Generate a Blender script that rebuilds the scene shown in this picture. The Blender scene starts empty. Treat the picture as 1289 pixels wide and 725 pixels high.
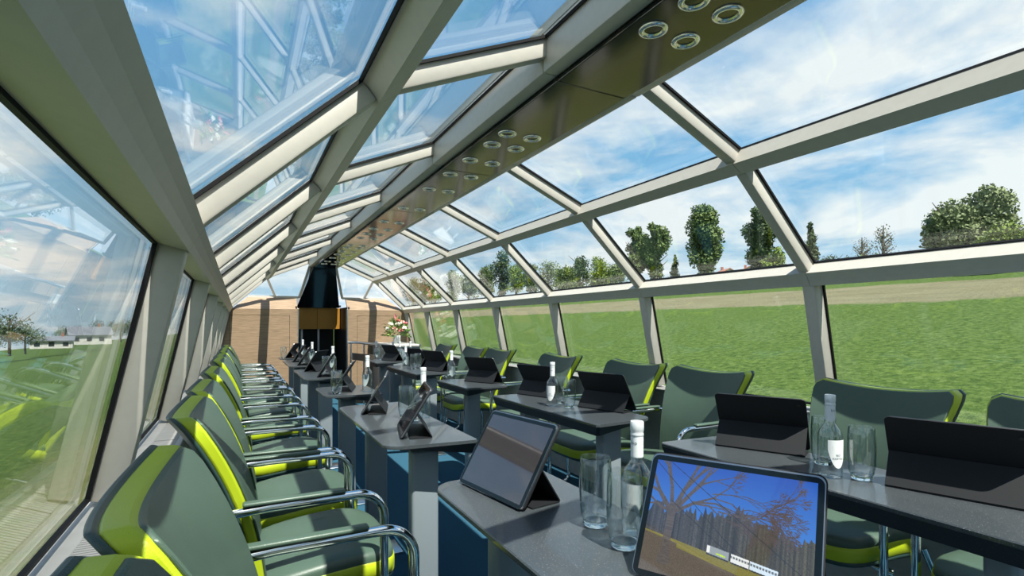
import bpy, bmesh, math, random
import numpy as np
from mathutils import Vector, Matrix

# ------------------------------------------------------------------ camera, sky, sun, exposure
scene = bpy.context.scene
COL = scene.collection
CAMX, CAMZ = -1.078, 1.17
cam_d = bpy.data.cameras.new('camera')
cam_d.sensor_width = 36.0
cam_d.lens = 657.07 / 1289 * 36
cam_d.shift_y = 46.06 / 1289
cam_d.clip_start = 0.02
cam_d.clip_end = 2000
cam = bpy.data.objects.new('camera', cam_d)
cam.location = (CAMX, 0, CAMZ)
cam.rotation_euler = (math.pi / 2, 0, -0.4818)
COL.objects.link(cam)
scene.camera = cam

scene.view_settings.view_transform = 'Standard'
scene.view_settings.look = 'None'
scene.view_settings.gamma = 1.0
scene.view_settings.use_curve_mapping = False
scene.view_settings.exposure = 0.12
scene.cycles.max_bounces = 14
scene.cycles.transparent_max_bounces = 32
scene.cycles.transmission_bounces = 10
scene.cycles.glossy_bounces = 6
scene.cycles.diffuse_bounces = 4
scene.cycles.caustics_reflective = False
scene.cycles.caustics_refractive = False
scene.cycles.sample_clamp_indirect = 6.0

world = bpy.data.worlds.new('sky')
scene.world = world
world.use_nodes = True
wn, wl = world.node_tree.nodes, world.node_tree.links
wn.clear()
w_out = wn.new('ShaderNodeOutputWorld')
w_bg = wn.new('ShaderNodeBackground')
w_bg.inputs['Strength'].default_value = 1.0
w_tc = wn.new('ShaderNodeTexCoord')
w_sep = wn.new('ShaderNodeSeparateXYZ')
wl.new(w_tc.outputs['Generated'], w_sep.inputs[0])
w_ramp = wn.new('ShaderNodeValToRGB')
w_ramp.color_ramp.elements[0].position = 0.0
w_ramp.color_ramp.elements[0].color = (.56, .74, .86, 1)
w_ramp.color_ramp.elements[1].position = 0.75
w_ramp.color_ramp.elements[1].color = (.09, .31, .70, 1)
e = w_ramp.color_ramp.elements.new(0.25)
e.color = (.25, .54, .84, 1)
wl.new(w_sep.outputs['Z'], w_ramp.inputs[0])
# clouds on a flat layer: direction / (z + c)
w_add = wn.new('ShaderNodeMath'); w_add.operation = 'ADD'; w_add.inputs[1].default_value = 0.16
w_max = wn.new('ShaderNodeMath'); w_max.operation = 'MAXIMUM'; w_max.inputs[1].default_value = 0.03
wl.new(w_sep.outputs['Z'], w_add.inputs[0]); wl.new(w_add.outputs[0], w_max.inputs[0])
w_dx = wn.new('ShaderNodeMath'); w_dx.operation = 'DIVIDE'
w_dy = wn.new('ShaderNodeMath'); w_dy.operation = 'DIVIDE'
wl.new(w_sep.outputs['X'], w_dx.inputs[0]); wl.new(w_max.outputs[0], w_dx.inputs[1])
wl.new(w_sep.outputs['Y'], w_dy.inputs[0]); wl.new(w_max.outputs[0], w_dy.inputs[1])
w_cmb = wn.new('ShaderNodeCombineXYZ')
wl.new(w_dx.outputs[0], w_cmb.inputs[0]); wl.new(w_dy.outputs[0], w_cmb.inputs[1])
w_map = wn.new('ShaderNodeMapping')
w_map.inputs['Location'].default_value = (2.7, 9.9, 2.2)
wl.new(w_cmb.outputs[0], w_map.inputs[0])
w_noise = wn.new('ShaderNodeTexNoise')
w_noise.inputs['Scale'].default_value = 1.15
w_noise.inputs['Detail'].default_value = 9
w_noise.inputs['Roughness'].default_value = 0.56
w_noise.inputs['Distortion'].default_value = 0.25
wl.new(w_map.outputs[0], w_noise.inputs['Vector'])
w_cr = wn.new('ShaderNodeValToRGB')
w_cr.color_ramp.elements[0].position = 0.455
w_cr.color_ramp.elements[0].color = (0, 0, 0, 1)
w_cr.color_ramp.elements[1].position = 0.60
w_cr.color_ramp.elements[1].color = (.95, .95, .95, 1)
wl.new(w_noise.outputs['Fac'], w_cr.inputs[0])
w_mix = wn.new('ShaderNodeMixRGB')
w_mix.inputs['Color2'].default_value = (.95, .98, 1.0, 1)
wl.new(w_cr.outputs[0], w_mix.inputs['Fac'])
wl.new(w_ramp.outputs[0], w_mix.inputs['Color1'])
wl.new(w_mix.outputs[0], w_bg.inputs['Color'])
wl.new(w_bg.outputs[0], w_out.inputs['Surface'])

sun_d = bpy.data.lights.new('sun', 'SUN')
sun_d.energy = 10.5
sun_d.angle = 0.0095
sun_d.color = (1.0, .955, .88)
sun = bpy.data.objects.new('sun', sun_d)
sun.rotation_euler = Vector((-.05, .53, -1)).to_track_quat('-Z', 'Y').to_euler()
sun.location = (0, -10, 12)
COL.objects.link(sun)

random.seed(7)
R = math.radians

# ------------------------------------------------------------------ materials
MATS = {}
def mat(name, color, rough=.5, metal=0., noise=None, bump=None, coat=0., spec=.5, emit=None, stretch=None, vcol=None):
    """noise = (scale, second colour, ramp low, ramp high); bump = (scale, strength)"""
    if name in MATS: return MATS[name]
    m = bpy.data.materials.new(name); m.use_nodes = True
    n, l = m.node_tree.nodes, m.node_tree.links
    b = n['Principled BSDF']
    b.inputs['Base Color'].default_value = (*color, 1)
    b.inputs['Roughness'].default_value = rough
    b.inputs['Metallic'].default_value = metal
    b.inputs['Coat Weight'].default_value = coat
    b.inputs['Specular IOR Level'].default_value = spec
    if noise or bump:
        tc = n.new('ShaderNodeTexCoord'); mp = n.new('ShaderNodeMapping')
        if stretch: mp.inputs['Scale'].default_value = stretch
        l.new(tc.outputs['Object'], mp.inputs[0])
    if noise:
        t = n.new('ShaderNodeTexNoise'); t.inputs['Scale'].default_value = noise[0]; t.inputs['Detail'].default_value = 6
        l.new(mp.outputs[0], t.inputs['Vector'])
        r = n.new('ShaderNodeValToRGB')
        r.color_ramp.elements[0].position = noise[2]; r.color_ramp.elements[0].color = (*color, 1)
        r.color_ramp.elements[1].position = noise[3]; r.color_ramp.elements[1].color = (*noise[1], 1)
        l.new(t.outputs['Fac'], r.inputs[0]); l.new(r.outputs[0], b.inputs['Base Color'])
    if bump:
        t2 = n.new('ShaderNodeTexNoise'); t2.inputs['Scale'].default_value = bump[0]; t2.inputs['Detail'].default_value = 3
        l.new(mp.outputs[0], t2.inputs['Vector'])
        bp = n.new('ShaderNodeBump'); bp.inputs['Strength'].default_value = bump[1]; bp.inputs['Distance'].default_value = .002
        l.new(t2.outputs['Fac'], bp.inputs['Height']); l.new(bp.outputs[0], b.inputs['Normal'])
    if emit:
        b.inputs['Emission Color'].default_value = (*color, 1); b.inputs['Emission Strength'].default_value = emit
    if vcol:
        a = n.new('ShaderNodeVertexColor'); a.layer_name = 'picture'
        l.new(a.outputs[0], b.inputs['Emission Color']); b.inputs['Emission Strength'].default_value = vcol
    MATS[name] = m
    return m

def glass_mat(name, tint, f0=.045, gain=1.0, power=5.0, edge=None):
    """clear pane: straight-through transmission plus Schlick mirror reflection"""
    if name in MATS: return MATS[name]
    m = bpy.data.materials.new(name); m.use_nodes = True
    n, l = m.node_tree.nodes, m.node_tree.links
    n.clear()
    o = n.new('ShaderNodeOutputMaterial'); mx = n.new('ShaderNodeMixShader')
    tr = n.new('ShaderNodeBsdfTransparent'); tr.inputs[0].default_value = (*tint, 1)
    gl = n.new('ShaderNodeBsdfGlossy'); gl.inputs['Roughness'].default_value = 0.0
    gl.inputs[0].default_value = (1, 1, 1, 1)
    lw = n.new('ShaderNodeLayerWeight'); lw.inputs[0].default_value = .5
    p = n.new('ShaderNodeMath'); p.operation = 'POWER'; p.inputs[1].default_value = power
    l.new(lw.outputs['Facing'], p.inputs[0])
    k = n.new('ShaderNodeMath'); k.operation = 'MULTIPLY_ADD'; k.inputs[1].default_value = (1 - f0) * gain; k.inputs[2].default_value = f0
    k.use_clamp = True
    l.new(p.outputs[0], k.inputs[0])
    l.new(k.outputs[0], mx.inputs[0]); l.new(tr.outputs[0], mx.inputs[1]); l.new(gl.outputs[0], mx.inputs[2])
    l.new(mx.outputs[0], o.inputs[0])
    if edge:
        em = n.new('ShaderNodeMixRGB'); em.inputs[1].default_value = (*tint, 1); em.inputs[2].default_value = (*edge, 1)
        p2 = n.new('ShaderNodeMath'); p2.operation = 'POWER'; p2.inputs[1].default_value = 2.0
        l.new(lw.outputs['Facing'], p2.inputs[0]); l.new(p2.outputs[0], em.inputs[0]); l.new(em.outputs[0], tr.inputs[0])
    MATS[name] = m
    return m

def solid_glass(name, color, ior=1.33):
    if name in MATS: return MATS[name]
    m = bpy.data.materials.new(name); m.use_nodes = True
    n, l = m.node_tree.nodes, m.node_tree.links
    n.clear()
    o = n.new('ShaderNodeOutputMaterial'); g = n.new('ShaderNodeBsdfGlass')
    g.inputs['Color'].default_value = (*color, 1); g.inputs['IOR'].default_value = ior; g.inputs['Roughness'].default_value = 0
    l.new(g.outputs[0], o.inputs[0]); MATS[name] = m
    return m

M_FRAME = mat('warm_grey_profile_paint', (.51, .485, .435), .42, noise=(40, (.485, .46, .415), .4, .7))
M_SILL = mat('light_grey_sill_panel', (.50, .49, .47), .5, noise=(25, (.44, .43, .41), .35, .75))
M_GASKET = mat('black_rubber', (.006, .006, .007), .6, spec=.2)
M_STRIP = mat('polished_dark_steel', (.115, .11, .098), .12, 1.0)
M_CHROME = mat('chrome', (.82, .83, .84), .07, 1.0)
M_STEEL = mat('satin_steel', (.62, .64, .66), .28, 1.0)
M_LEG = mat('grey_blue_leg_paint', (.23, .27, .30), .4, 0.2)
M_TABLE = mat('black_speckled_laminate', (.042, .050, .056), .34, noise=(330, (.19, .18, .185), .60, .72), coat=.3)
M_TEDGE = mat('table_edge_dark', (.016, .019, .022), .4, noise=(520, (.07, .075, .08), .62, .72))
M_GREEN = mat('olive_green_leather', (.060, .098, .072), .40, bump=(420, .25), noise=(9, (.053, .088, .066), .4, .7))
M_DGREEN = mat('dark_green_leather', (.026, .055, .048), .40, bump=(420, .25), noise=(9, (.023, .049, .043), .4, .7))
M_YELLOW = mat('lime_yellow_leather', (.41, .51, .014), .42, bump=(420, .25), noise=(9, (.38, .475, .013), .4, .7))
M_CARPET = mat('blue_carpet', (.020, .070, .115), .95, noise=(260, (.035, .105, .155), .35, .7), bump=(500, .6), spec=.1)
M_WOOD = mat('light_brown_wood_laminate', (.31, .215, .135), .5, noise=(6, (.20, .135, .085), .38, .70), stretch=(1.2, 1.2, 22))
M_HOOD = mat('black_gloss_hood', (.010, .010, .010), .12, coat=.5)
M_ORANGE = mat('amber_brown_panel', (.42, .20, .03), .3, .35)
M_BLACK = mat('black_interior', (.010, .010, .011), .5)
M_CASE = mat('black_tablet_cover', (.008, .009, .011), .6, bump=(900, .1), spec=.3)
M_SCREEN = mat('dark_glossy_screen', (.035, .030, .034), .06, spec=.9, coat=.6)
M_BEZEL = mat('tablet_bezel', (.004, .007, .009), .18, spec=.3)
M_EDGE = mat('tablet_metal_edge', (.35, .36, .38), .3, 1.0)
M_LABEL = mat('white_paper_label', (.72, .74, .74), .6)
M_INK = mat('grey_blue_ink', (.10, .14, .18), .6)
M_CAP = mat('silver_cap', (.75, .77, .78), .35, .3)
M_PANE = glass_mat('window_glass', (.955, .975, .965), .04, .95)
M_TUMBLER = glass_mat('thin_clear_glass', (.975, .99, .99), .08, .85, 2.6, edge=(.62, .74, .76))
M_BOTTLE = glass_mat('clear_bottle_glass', (.96, .985, .985), .10, .8, 2.2, edge=(.60, .72, .75))
M_WATER = solid_glass('bottle_of_water', (.93, .98, .99), 1.33)
M_BASEGLASS = solid_glass('thick_glass_base', (.96, .99, .99), 1.45)
M_LAMP = mat('spot_reflector', (.85, .82, .70), .2, 1.0)
M_LAMPGLASS = mat('spot_lens', (.10, .10, .09), .15, .4)

# ------------------------------------------------------------------ mesh builder
class MB:
    def __init__(s): s.v, s.f, s.m, s.mats = [], [], [], []
    def mi(s, m):
        if m not in s.mats: s.mats.append(m)
        return s.mats.index(m)
    def add(s, verts, faces, m, xf=None):
        o = len(s.v)
        if xf is not None: verts = [xf @ Vector(v) for v in verts]
        s.v += [tuple(v) for v in verts]; k = s.mi(m)
        for f in faces: s.f.append(tuple(o + i for i in f)); s.m.append(k)
    def box(s, c, d, m, xf=None):
        x, y, z = c; a, b, h = d[0] / 2, d[1] / 2, d[2] / 2
        V = [(x + i * a, y + j * b, z + k * h) for k in (-1, 1) for j in (-1, 1) for i in (-1, 1)]
        s.add(V, [(0, 2, 3, 1), (4, 5, 7, 6), (0, 1, 5, 4), (2, 6, 7, 3), (0, 4, 6, 2), (1, 3, 7, 5)], m, xf)
    def rbox(s, c, d, r, m, xf=None, seg=2):
        bm = bmesh.new(); bmesh.ops.create_cube(bm, size=1)
        for v in bm.verts: v.co = Vector((v.co.x * d[0], v.co.y * d[1], v.co.z * d[2]))
        bmesh.ops.bevel(bm, geom=list(bm.edges), offset=r, segments=seg, profile=.5, affect='EDGES')
        bm.verts.index_update()
        s.add([v.co + Vector(c) for v in bm.verts], [tuple(v.index for v in f.verts) for f in bm.faces], m, xf); bm.free()
    def prism(s, poly, z0, z1, m, xf=None, cap=True):
        """polygon of (a, b), extruded along the third axis"""
        n = len(poly)
        V = [(a, b, z0) for a, b in poly] + [(a, b, z1) for a, b in poly]
        F = [(i, (i + 1) % n, n + (i + 1) % n, n + i) for i in range(n)]
        if cap: F += [tuple(range(n - 1, -1, -1)), tuple(range(n, 2 * n))]
        s.add(V, F, m, xf)
    def rings(s, rings, m, xf=None, cap0=True, cap1=True):
        n = len(rings[0]); V = [p for r in rings for p in r]; F = []
        for k in range(len(rings) - 1):
            for i in range(n):
                j = (i + 1) % n
                F.append((k * n + i, k * n + j, (k + 1) * n + j, (k + 1) * n + i))
        if cap0: F.append(tuple(range(n - 1, -1, -1)))
        if cap1: F.append(tuple(range((len(rings) - 1) * n, len(rings) * n)))
        s.add(V, F, m, xf)
    def lathe(s, prof, m, n=24, xf=None, cap0=False, cap1=False):
        s.rings([[(r * math.cos(2 * math.pi * i / n), r * math.sin(2 * math.pi * i / n), z) for i in range(n)] for r, z in prof], m, xf, cap0, cap1)
    def tube(s, path, r, m, n=10, xf=None, flat=1.0):
        P = [Vector(p) for p in path]; rings = []
        t0 = (P[1] - P[0]).normalized()
        nrm = t0.orthogonal().normalized()
        for i, p in enumerate(P):
            t = ((P[min(i + 1, len(P) - 1)] - P[max(i - 1, 0)])).normalized()
            nrm = (nrm - t * nrm.dot(t)).normalized(); bn = t.cross(nrm)
            rr = r[i] if isinstance(r, (list, tuple)) else r
            rings.append([p + (nrm * math.cos(2 * math.pi * k / n) + bn * math.sin(2 * math.pi * k / n) * flat) * rr for k in range(n)])
        s.rings(rings, m, xf)
    def build(s, name, parent=None, smooth=False, angle=35):
        me = bpy.data.meshes.new(name); me.from_pydata(s.v, [], s.f)
        for m in s.mats: me.materials.append(m)
        me.polygons.foreach_set('material_index', s.m)
        bm = bmesh.new(); bm.from_mesh(me); bmesh.ops.recalc_face_normals(bm, faces=bm.faces); bm.to_mesh(me); bm.free()
        if smooth:
            me.polygons.foreach_set('use_smooth', [True] * len(me.polygons))
            me.set_sharp_from_angle(angle=R(angle))
        me.update()
        o = bpy.data.objects.new(name, me); COL.objects.link(o)
        if parent: o.parent = parent
        return o

def empty(name, loc=(0, 0, 0), rz=0):
    o = bpy.data.objects.new(name, None); o.location = loc; o.rotation_euler = (0, 0, rz); o.empty_display_size = .1
    COL.objects.link(o); return o
def tag(o, label, cat=None, group=None, kind=None):
    o['label'] = label
    if cat: o['category'] = cat
    if group: o['group'] = group
    if kind: o['kind'] = kind
    return o
def copy_tree(o, parent=None):
    c = o.copy(); COL.objects.link(c); c.parent = parent
    for ch in list(o.children): copy_tree(ch, c)
    return c
def share(o, name, parent, loc=(0, 0, 0)):
    c = o.copy(); c.name = name; COL.objects.link(c); c.parent = parent; c.location = loc
    return c
ORD = ['nearest the camera', 'second', 'third', 'fourth', 'fifth', 'sixth', 'seventh', 'eighth', 'ninth', 'tenth', 'eleventh', 'twelfth', 'thirteenth', 'fourteenth', 'fifteenth', 'sixteenth', 'seventeenth', 'eighteenth', 'nineteenth']

# ------------------------------------------------------------------ the coach: section and frames
PITCH = 1.0975
Y_FIRST = 1.4627
FR = [Y_FIRST + PITCH * k for k in range(-4, 6)] + [7.93]; FR[3] = .33      # transverse frames
Y0, Y1 = FR[0], FR[-1]
SEC = [(1.311, .77), (1.180, 1.378), (.72, 1.806), (.165, 2.045)]   # inner corners: sill, rail, purlin, roof strip
DEP = .066                                                       # profile depth, inner face to glass
def nrm2(a, b):
    d = Vector((b[0] - a[0], b[1] - a[1])).normalized(); return Vector((-d.y, d.x)) * -1
SEGN = [nrm2(SEC[i], SEC[i + 1]) for i in range(3)]              # outward normals
def offset_pt(i, d):
    if i == 0: return Vector(SEC[0]) + SEGN[0] * d
    if i == 3: return Vector(SEC[3]) + SEGN[2] * d
    n1, n2 = SEGN[i - 1], SEGN[i]
    return Vector(SEC[i]) + (n1 + n2) * (d / (1 + n1.dot(n2)))
OUT = [offset_pt(i, DEP) for i in range(4)]

def sec_xf(side, seg, y):
    """frame of a section segment: x along it, y outward, z along the coach"""
    a, b = Vector(SEC[seg]), Vector(SEC[seg + 1]); d = (b - a).normalized(); n = SEGN[seg]
    return Matrix(((side * d.x, side * n.x, 0, side * a.x), (0, 0, 1, y), (d.y, n.y, 0, a.y), (0, 0, 0, 1))), (b - a).length

floor = MB(); floor.box((0, (Y0 + 9.6) / 2, -.02), (2.7, 9.6 - Y0, .04), M_CARPET)
floor = tag(floor.build('floor'), 'dark blue carpet floor of the coach', kind='structure')

wall = {}
roof = MB(); roof.box((0, (Y0 + Y1) / 2, 2.135), (.40, Y1 - Y0, .03), M_FRAME)
roof = tag(roof.build('ceiling'), 'narrow roof spine with glazing bars down to the side rails', kind='structure')
for side, sn in ((-1, 'left'), (1, 'right')):
    m = MB()      # lower wall with the sill box
    m.prism([(side * 1.25, 0), (side * 1.25, .735), (side * 1.258, .755), (side * 1.40, .755), (side * 1.40, 0)], -Y1, -Y0, M_SILL,
            Matrix(((1, 0, 0, 0), (0, 0, -1, 0), (0, 1, 0, 0), (0, 0, 0, 1))))
    w = tag(m.build('wall_' + sn), 'low grey side wall with window ledge on the %s of the coach' % sn, kind='structure'); wall[side] = w
    proto = None
    for k in range(len(FR) - 1):                     # ledge plates, one per bay
        m = MB(); ya, yb = FR[k] + .0015, FR[k + 1] - .0015
        m.rbox((side * 1.366, (ya + yb) / 2, .762), (.058, yb - ya, .014), .003, M_SILL)
        m.rbox((side * 1.260, (ya + yb) / 2, .762), (.018, yb - ya, .014), .003, M_SILL)
        m.build('ledge_plate', w)
        g = MB(); n = int((yb - ya) / .0115)         # ventilation grille: fine bars over a dark slot
        g.box((side * 1.303, (ya + yb) / 2, .757), (.068, yb - ya, .002), M_BLACK)
        for j in range(n):
            if j % 30 < 1: g.box((side * 1.303, ya + .006 + j * .0115, .765), (.068, .0115, .008), M_SILL)
            g.box((side * 1.303, ya + .006 + j * .0115, .765), (.068, .0062, .008), M_SILL)
        g = g.build('vent_grille', w); g['kind'] = 'stuff'
    for k, y in enumerate(FR):                        # posts and roof bars
        for seg, nm, par in ((0, 'post', w), (1, 'lower_roof_bar', roof), (2, 'upper_roof_bar', roof)):
            xf, L = sec_xf(side, seg, y); m = MB()
            wd = .047 if seg else .058
            a, b = (0.0, L - .02) if seg == 0 else (.028, L - .028) if seg == 1 else (.028, L - .01)
            m.rbox(((a + b) / 2, DEP / 2 + (.003 if seg else 0), 0), (b - a, DEP, wd), .006, M_FRAME, xf)
            m.build(nm, par, True, 40)
    for vi, nm, par, w1, w2 in ((1, 'side_rail', w, .034, .034), (2, 'purlin', roof, .026, .038)):
        d1 = (Vector(SEC[vi - 1]) - Vector(SEC[vi])).normalized(); d2 = (Vector(SEC[vi + 1]) - Vector(SEC[vi])).normalized()
        V = Vector(SEC[vi]); n1, n2 = SEGN[vi - 1], SEGN[vi]
        inn = -(n1 + n2).normalized() * .010
        o = offset_pt(vi, DEP)
        nick = .012
        poly = [V + d1 * w1 + inn * .6, V + d1 * nick + inn, V + d2 * nick + inn, V + d2 * w2 + inn * .6, V + d2 * w2 + n2 * DEP, o, V + d1 * w1 + n1 * DEP]
        for k in range(len(FR) - 1):
            m = MB(); ya, yb = FR[k] - .012 + .001, FR[k + 1] - .012 - .001
            m.prism([(side * p.x, p.y) for p in poly], -yb, -ya, M_FRAME, Matrix(((1, 0, 0, 0), (0, 0, -1, 0), (0, 1, 0, 0), (0, 0, 0, 1))))
            m.build(nm, par)
    for k in range(len(FR) - 1):
        m = MB(); ya, yb = FR[k] + .001, FR[k + 1] - .001
        m.rbox((side * .172, (ya + yb) / 2, 2.055), (.056, yb - ya, .13), .007, M_FRAME); m.build('spine_edge', roof, True, 40)

for k in range(len(FR) - 1):                         # polished ceiling strip, one plate per bay
    m = MB(); ya, yb = FR[k] + .0015, FR[k + 1] - .0015
    m.rbox((0, (ya + yb) / 2, 1.984), (.286, yb - ya, .016), .003, M_STRIP); m.build('ceiling_plate', roof)

# window panes with their black gaskets
wi = 0
BAYN = ['behind the camera', 'behind the camera', 'behind the camera', 'at the camera', 'nearest the camera', 'second bay', 'third bay', 'fourth bay', 'fifth bay', 'at the wooden end wall']
for side, sn in ((1, 'right'), (-1, 'left')):
    for k in range(len(FR) - 1):
        for seg, rn in ((0, 'side window above the ledge'), (1, 'lower roof window'), (2, 'upper roof window')):
            wi += 1
            ya, yb = FR[k], FR[k + 1]
            e = empty('window_%d' % wi, (side * SEC[seg][0], (ya + yb) / 2, SEC[seg][1]))
            tag(e, '%s, %s side, bay %d from the back' % (rn, sn, k + 1), kind='structure')
            xf, L = sec_xf(side, seg, 0)
            inv = e.matrix_basis.inverted()
            xf = inv @ xf
            hw = .0225 if seg else .028
            x0, x1 = (.002 if seg == 0 else .030), (L - (.030 if seg == 0 else .030 if seg == 1 else .012))
            z0, z1 = ya + hw, yb - hw
            m = MB(); m.box(((x0 + x1) / 2, DEP + .006, (z0 + z1) / 2), (x1 - x0 + .02, .012, z1 - z0 + .02), M_PANE, xf); m.build('pane', e)
            g = MB(); t = .009; d0 = DEP - .009
            for cx, cz, sx, sz in ((x0 + t / 2, (z0 + z1) / 2, t, z1 - z0), (x1 - t / 2, (z0 + z1) / 2, t, z1 - z0),
                                   ((x0 + x1) / 2, z0 + t / 2, x1 - x0, t), ((x0 + x1) / 2, z1 - t / 2, x1 - x0, t)):
                g.box((cx, d0 + .0045, cz), (sx, .009, sz), M_GASKET, xf)
            g.build('gasket', e)

# ------------------------------------------------------------------ end wall (far) and rear wall
wf = empty('wall_front', (0, 7.94, 0)); tag(wf, 'brown wood panelled end wall with a dark opening in the middle', kind='structure')
def wpart(name, fn, mt=None, smooth=False, par=None):
    m = MB(); fn(m); o = m.build(name, par or wf, smooth); o.location = (0, -7.94, 0); return o
for s in (-1, 1):
    xa, xb = .345, 1.34
    d0, d1, dz = (.45, 1.19, 1.30) if s < 0 else (.48, 1.14, 1.30)
    def P(name, x0, x1, z0, z1, y=0, th=.03):
        wpart(name, lambda m: m.box((s * (x0 + x1) / 2, 7.955 + y, (z0 + z1) / 2), (x1 - x0, th, z1 - z0), M_WOOD))
    P('wall_panel', xa, d0 - .003, 0, 1.383); P('wall_panel', d1 + .003, xb, 0, 1.383)
    P('wall_panel', d0 - .003, d1 + .003, dz + .003, 1.383)
    P('cupboard_door', d0 + .001, d1 - .001, .004, dz - .001, .002)
    wpart('gap_light_block', lambda m: m.box((s * .84, 7.985, .69), (.98, .02, 1.37), M_BLACK))  # added dark sheet, stops sky light leaking through the door gaps
    # sloping wooden coping on top
    def cop(m):
        a = [(s * xa, 7.94, 1.385), (s * 1.165, 7.94, 1.385), (s * .965, 8.16, 1.565), (s * xa, 8.16, 1.565)]
        b = [(x, y + .02, z - .02) for x, y, z in a]
        m.add(a + b, [(0, 1, 2, 3), (7, 6, 5, 4), (0, 4, 5, 1), (1, 5, 6, 2), (2, 6, 7, 3), (3, 7, 4, 0)], M_WOOD)
    wpart('coping_panel', cop)
    wpart('edge_trim', lambda m: m.rbox((s * .338, 8.0, .70), (.018, .12, 1.40), .004, M_STEEL))
    wpart('return_wall', lambda m: m.box((s * .36, 8.6, .72), (.02, 1.3, 1.42), M_BLACK))
    # sloped end glazing: plane y = 8.17 - (z - 1.565) * .45
    def yz(z): return 8.17 - (z - 1.565) * .45
    wi += 1
    e = empty('window_%d' % wi, (s * .6, 8.1, 1.7)); tag(e, 'sloping end window above the wood wall, %s of the black hood' % ('right' if s > 0 else 'left'), kind='structure')
    def eb(name, fn, mt=M_FRAME):
        m = MB(); fn(m); o = m.build(name, e); o.location = (-s * .6, -8.1, -1.7)
    ql = [(.30, 1.565), (.62, 1.565), (.73, 1.80), (.17, 2.05)]; qr = [(.62, 1.565), (.97, 1.565), (.73, 1.80)]
    for q in (ql, qr):
        def pf(m, q=q):
            a = [(s * x, yz(z), z) for x, z in q]; b = [(x, y + .01, z) for x, y, z in a]; n = len(a)
            m.add(a + b, [tuple(range(n)), tuple(range(2 * n - 1, n - 1, -1))] + [(i, (i + 1) % n, n + (i + 1) % n, n + i) for i in range(n)], M_PANE)
        eb('pane', pf)
    for p, q in (((.62, 1.565), (.73, 1.82)), ((.30, 1.565), (.17, 2.05)), ((.30, 1.565), (.97, 1.565))):
        eb('mullion', lambda m, p=p, q=q: m.tube([(s * p[0], yz(p[1]) - .01, p[1]), (s * q[0], yz(q[1]) - .01, q[1])], .022, M_FRAME, 4))
def hood(m):
    a = [(-.15, 7.80, 1.975), (.15, 7.80, 1.975), (.31, 8.48, 1.43), (-.31, 8.48, 1.43)]
    b = [(x, y + .12, z + .10) for x, y, z in a]
    m.add(a + b, [(0, 1, 2, 3), (7, 6, 5, 4), (0, 4, 5, 1), (1, 5, 6, 2), (2, 6, 7, 3), (3, 7, 4, 0)], M_HOOD)
wpart('black_hood', hood)
wpart('amber_panel', lambda m: m.rbox((-.17, 8.62, 1.265), (.338, .02, .33), .003, M_ORANGE))
wpart('amber_panel', lambda m: m.rbox((.17, 8.62, 1.265), (.338, .02, .33), .003, M_ORANGE))
wpart('corridor_back', lambda m: m.box((0, 9.3, .75), (.70, .03, 1.5), M_BLACK))
wpart('corridor_ceiling', lambda m: m.box((0, 8.97, 1.46), (.72, .70, .03), M_BLACK))
wpart('corridor_door_frame', lambda m: [m.box((x, 9.26, .6), (.03, .03, 1.2), M_STEEL) for x in (-.16, .10)])

wr = MB(); wr.box((0, Y0 - .02, .70), (2.68, .04, 1.40), M_WOOD)
tag(wr.build('wall_rear'), 'low wooden wall behind the camera', kind='structure')

# ------------------------------------------------------------------ ceiling spotlights
def make_spot():
    e = empty('ceiling_spotlight')
    m = MB(); m.lathe([(.026, -.004), (.030, -.007), (.038, -.005), (.041, .000), (.040, .002)], M_CHROME, 28); m.build('trim_ring', e, True, 60)
    m = MB(); m.lathe([(.026, -.004), (.020, .006), (.012, .012)], M_LAMP, 24); m.build('reflector', e, True, 60)
    m = MB(); m.lathe([(.0001, .010), (.013, .0105)], M_LAMPGLASS, 20); m.build('lens', e, True)
    return e
spot = make_spot(); first = True
for si, y in enumerate((.94, 1.085, 1.96, 2.11, 2.36, 2.63, 2.98, 3.54, 4.08, 4.43, 4.70, 4.95, 5.45, 5.65, 5.95, 6.25, 6.6, 7.0, 7.3)):
    for x in (-.075, .045):
        o = spot if first else copy_tree(spot); first = False
        o.location = (x, y, 1.9755)
        tag(o, '%s chrome spotlight of the %s pair from the camera in the ceiling strip' % ('left' if x < 0 else 'right', 'first' if si == 0 else ORD[si]), 'spotlight', 'spotlights along the ceiling strip')

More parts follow.
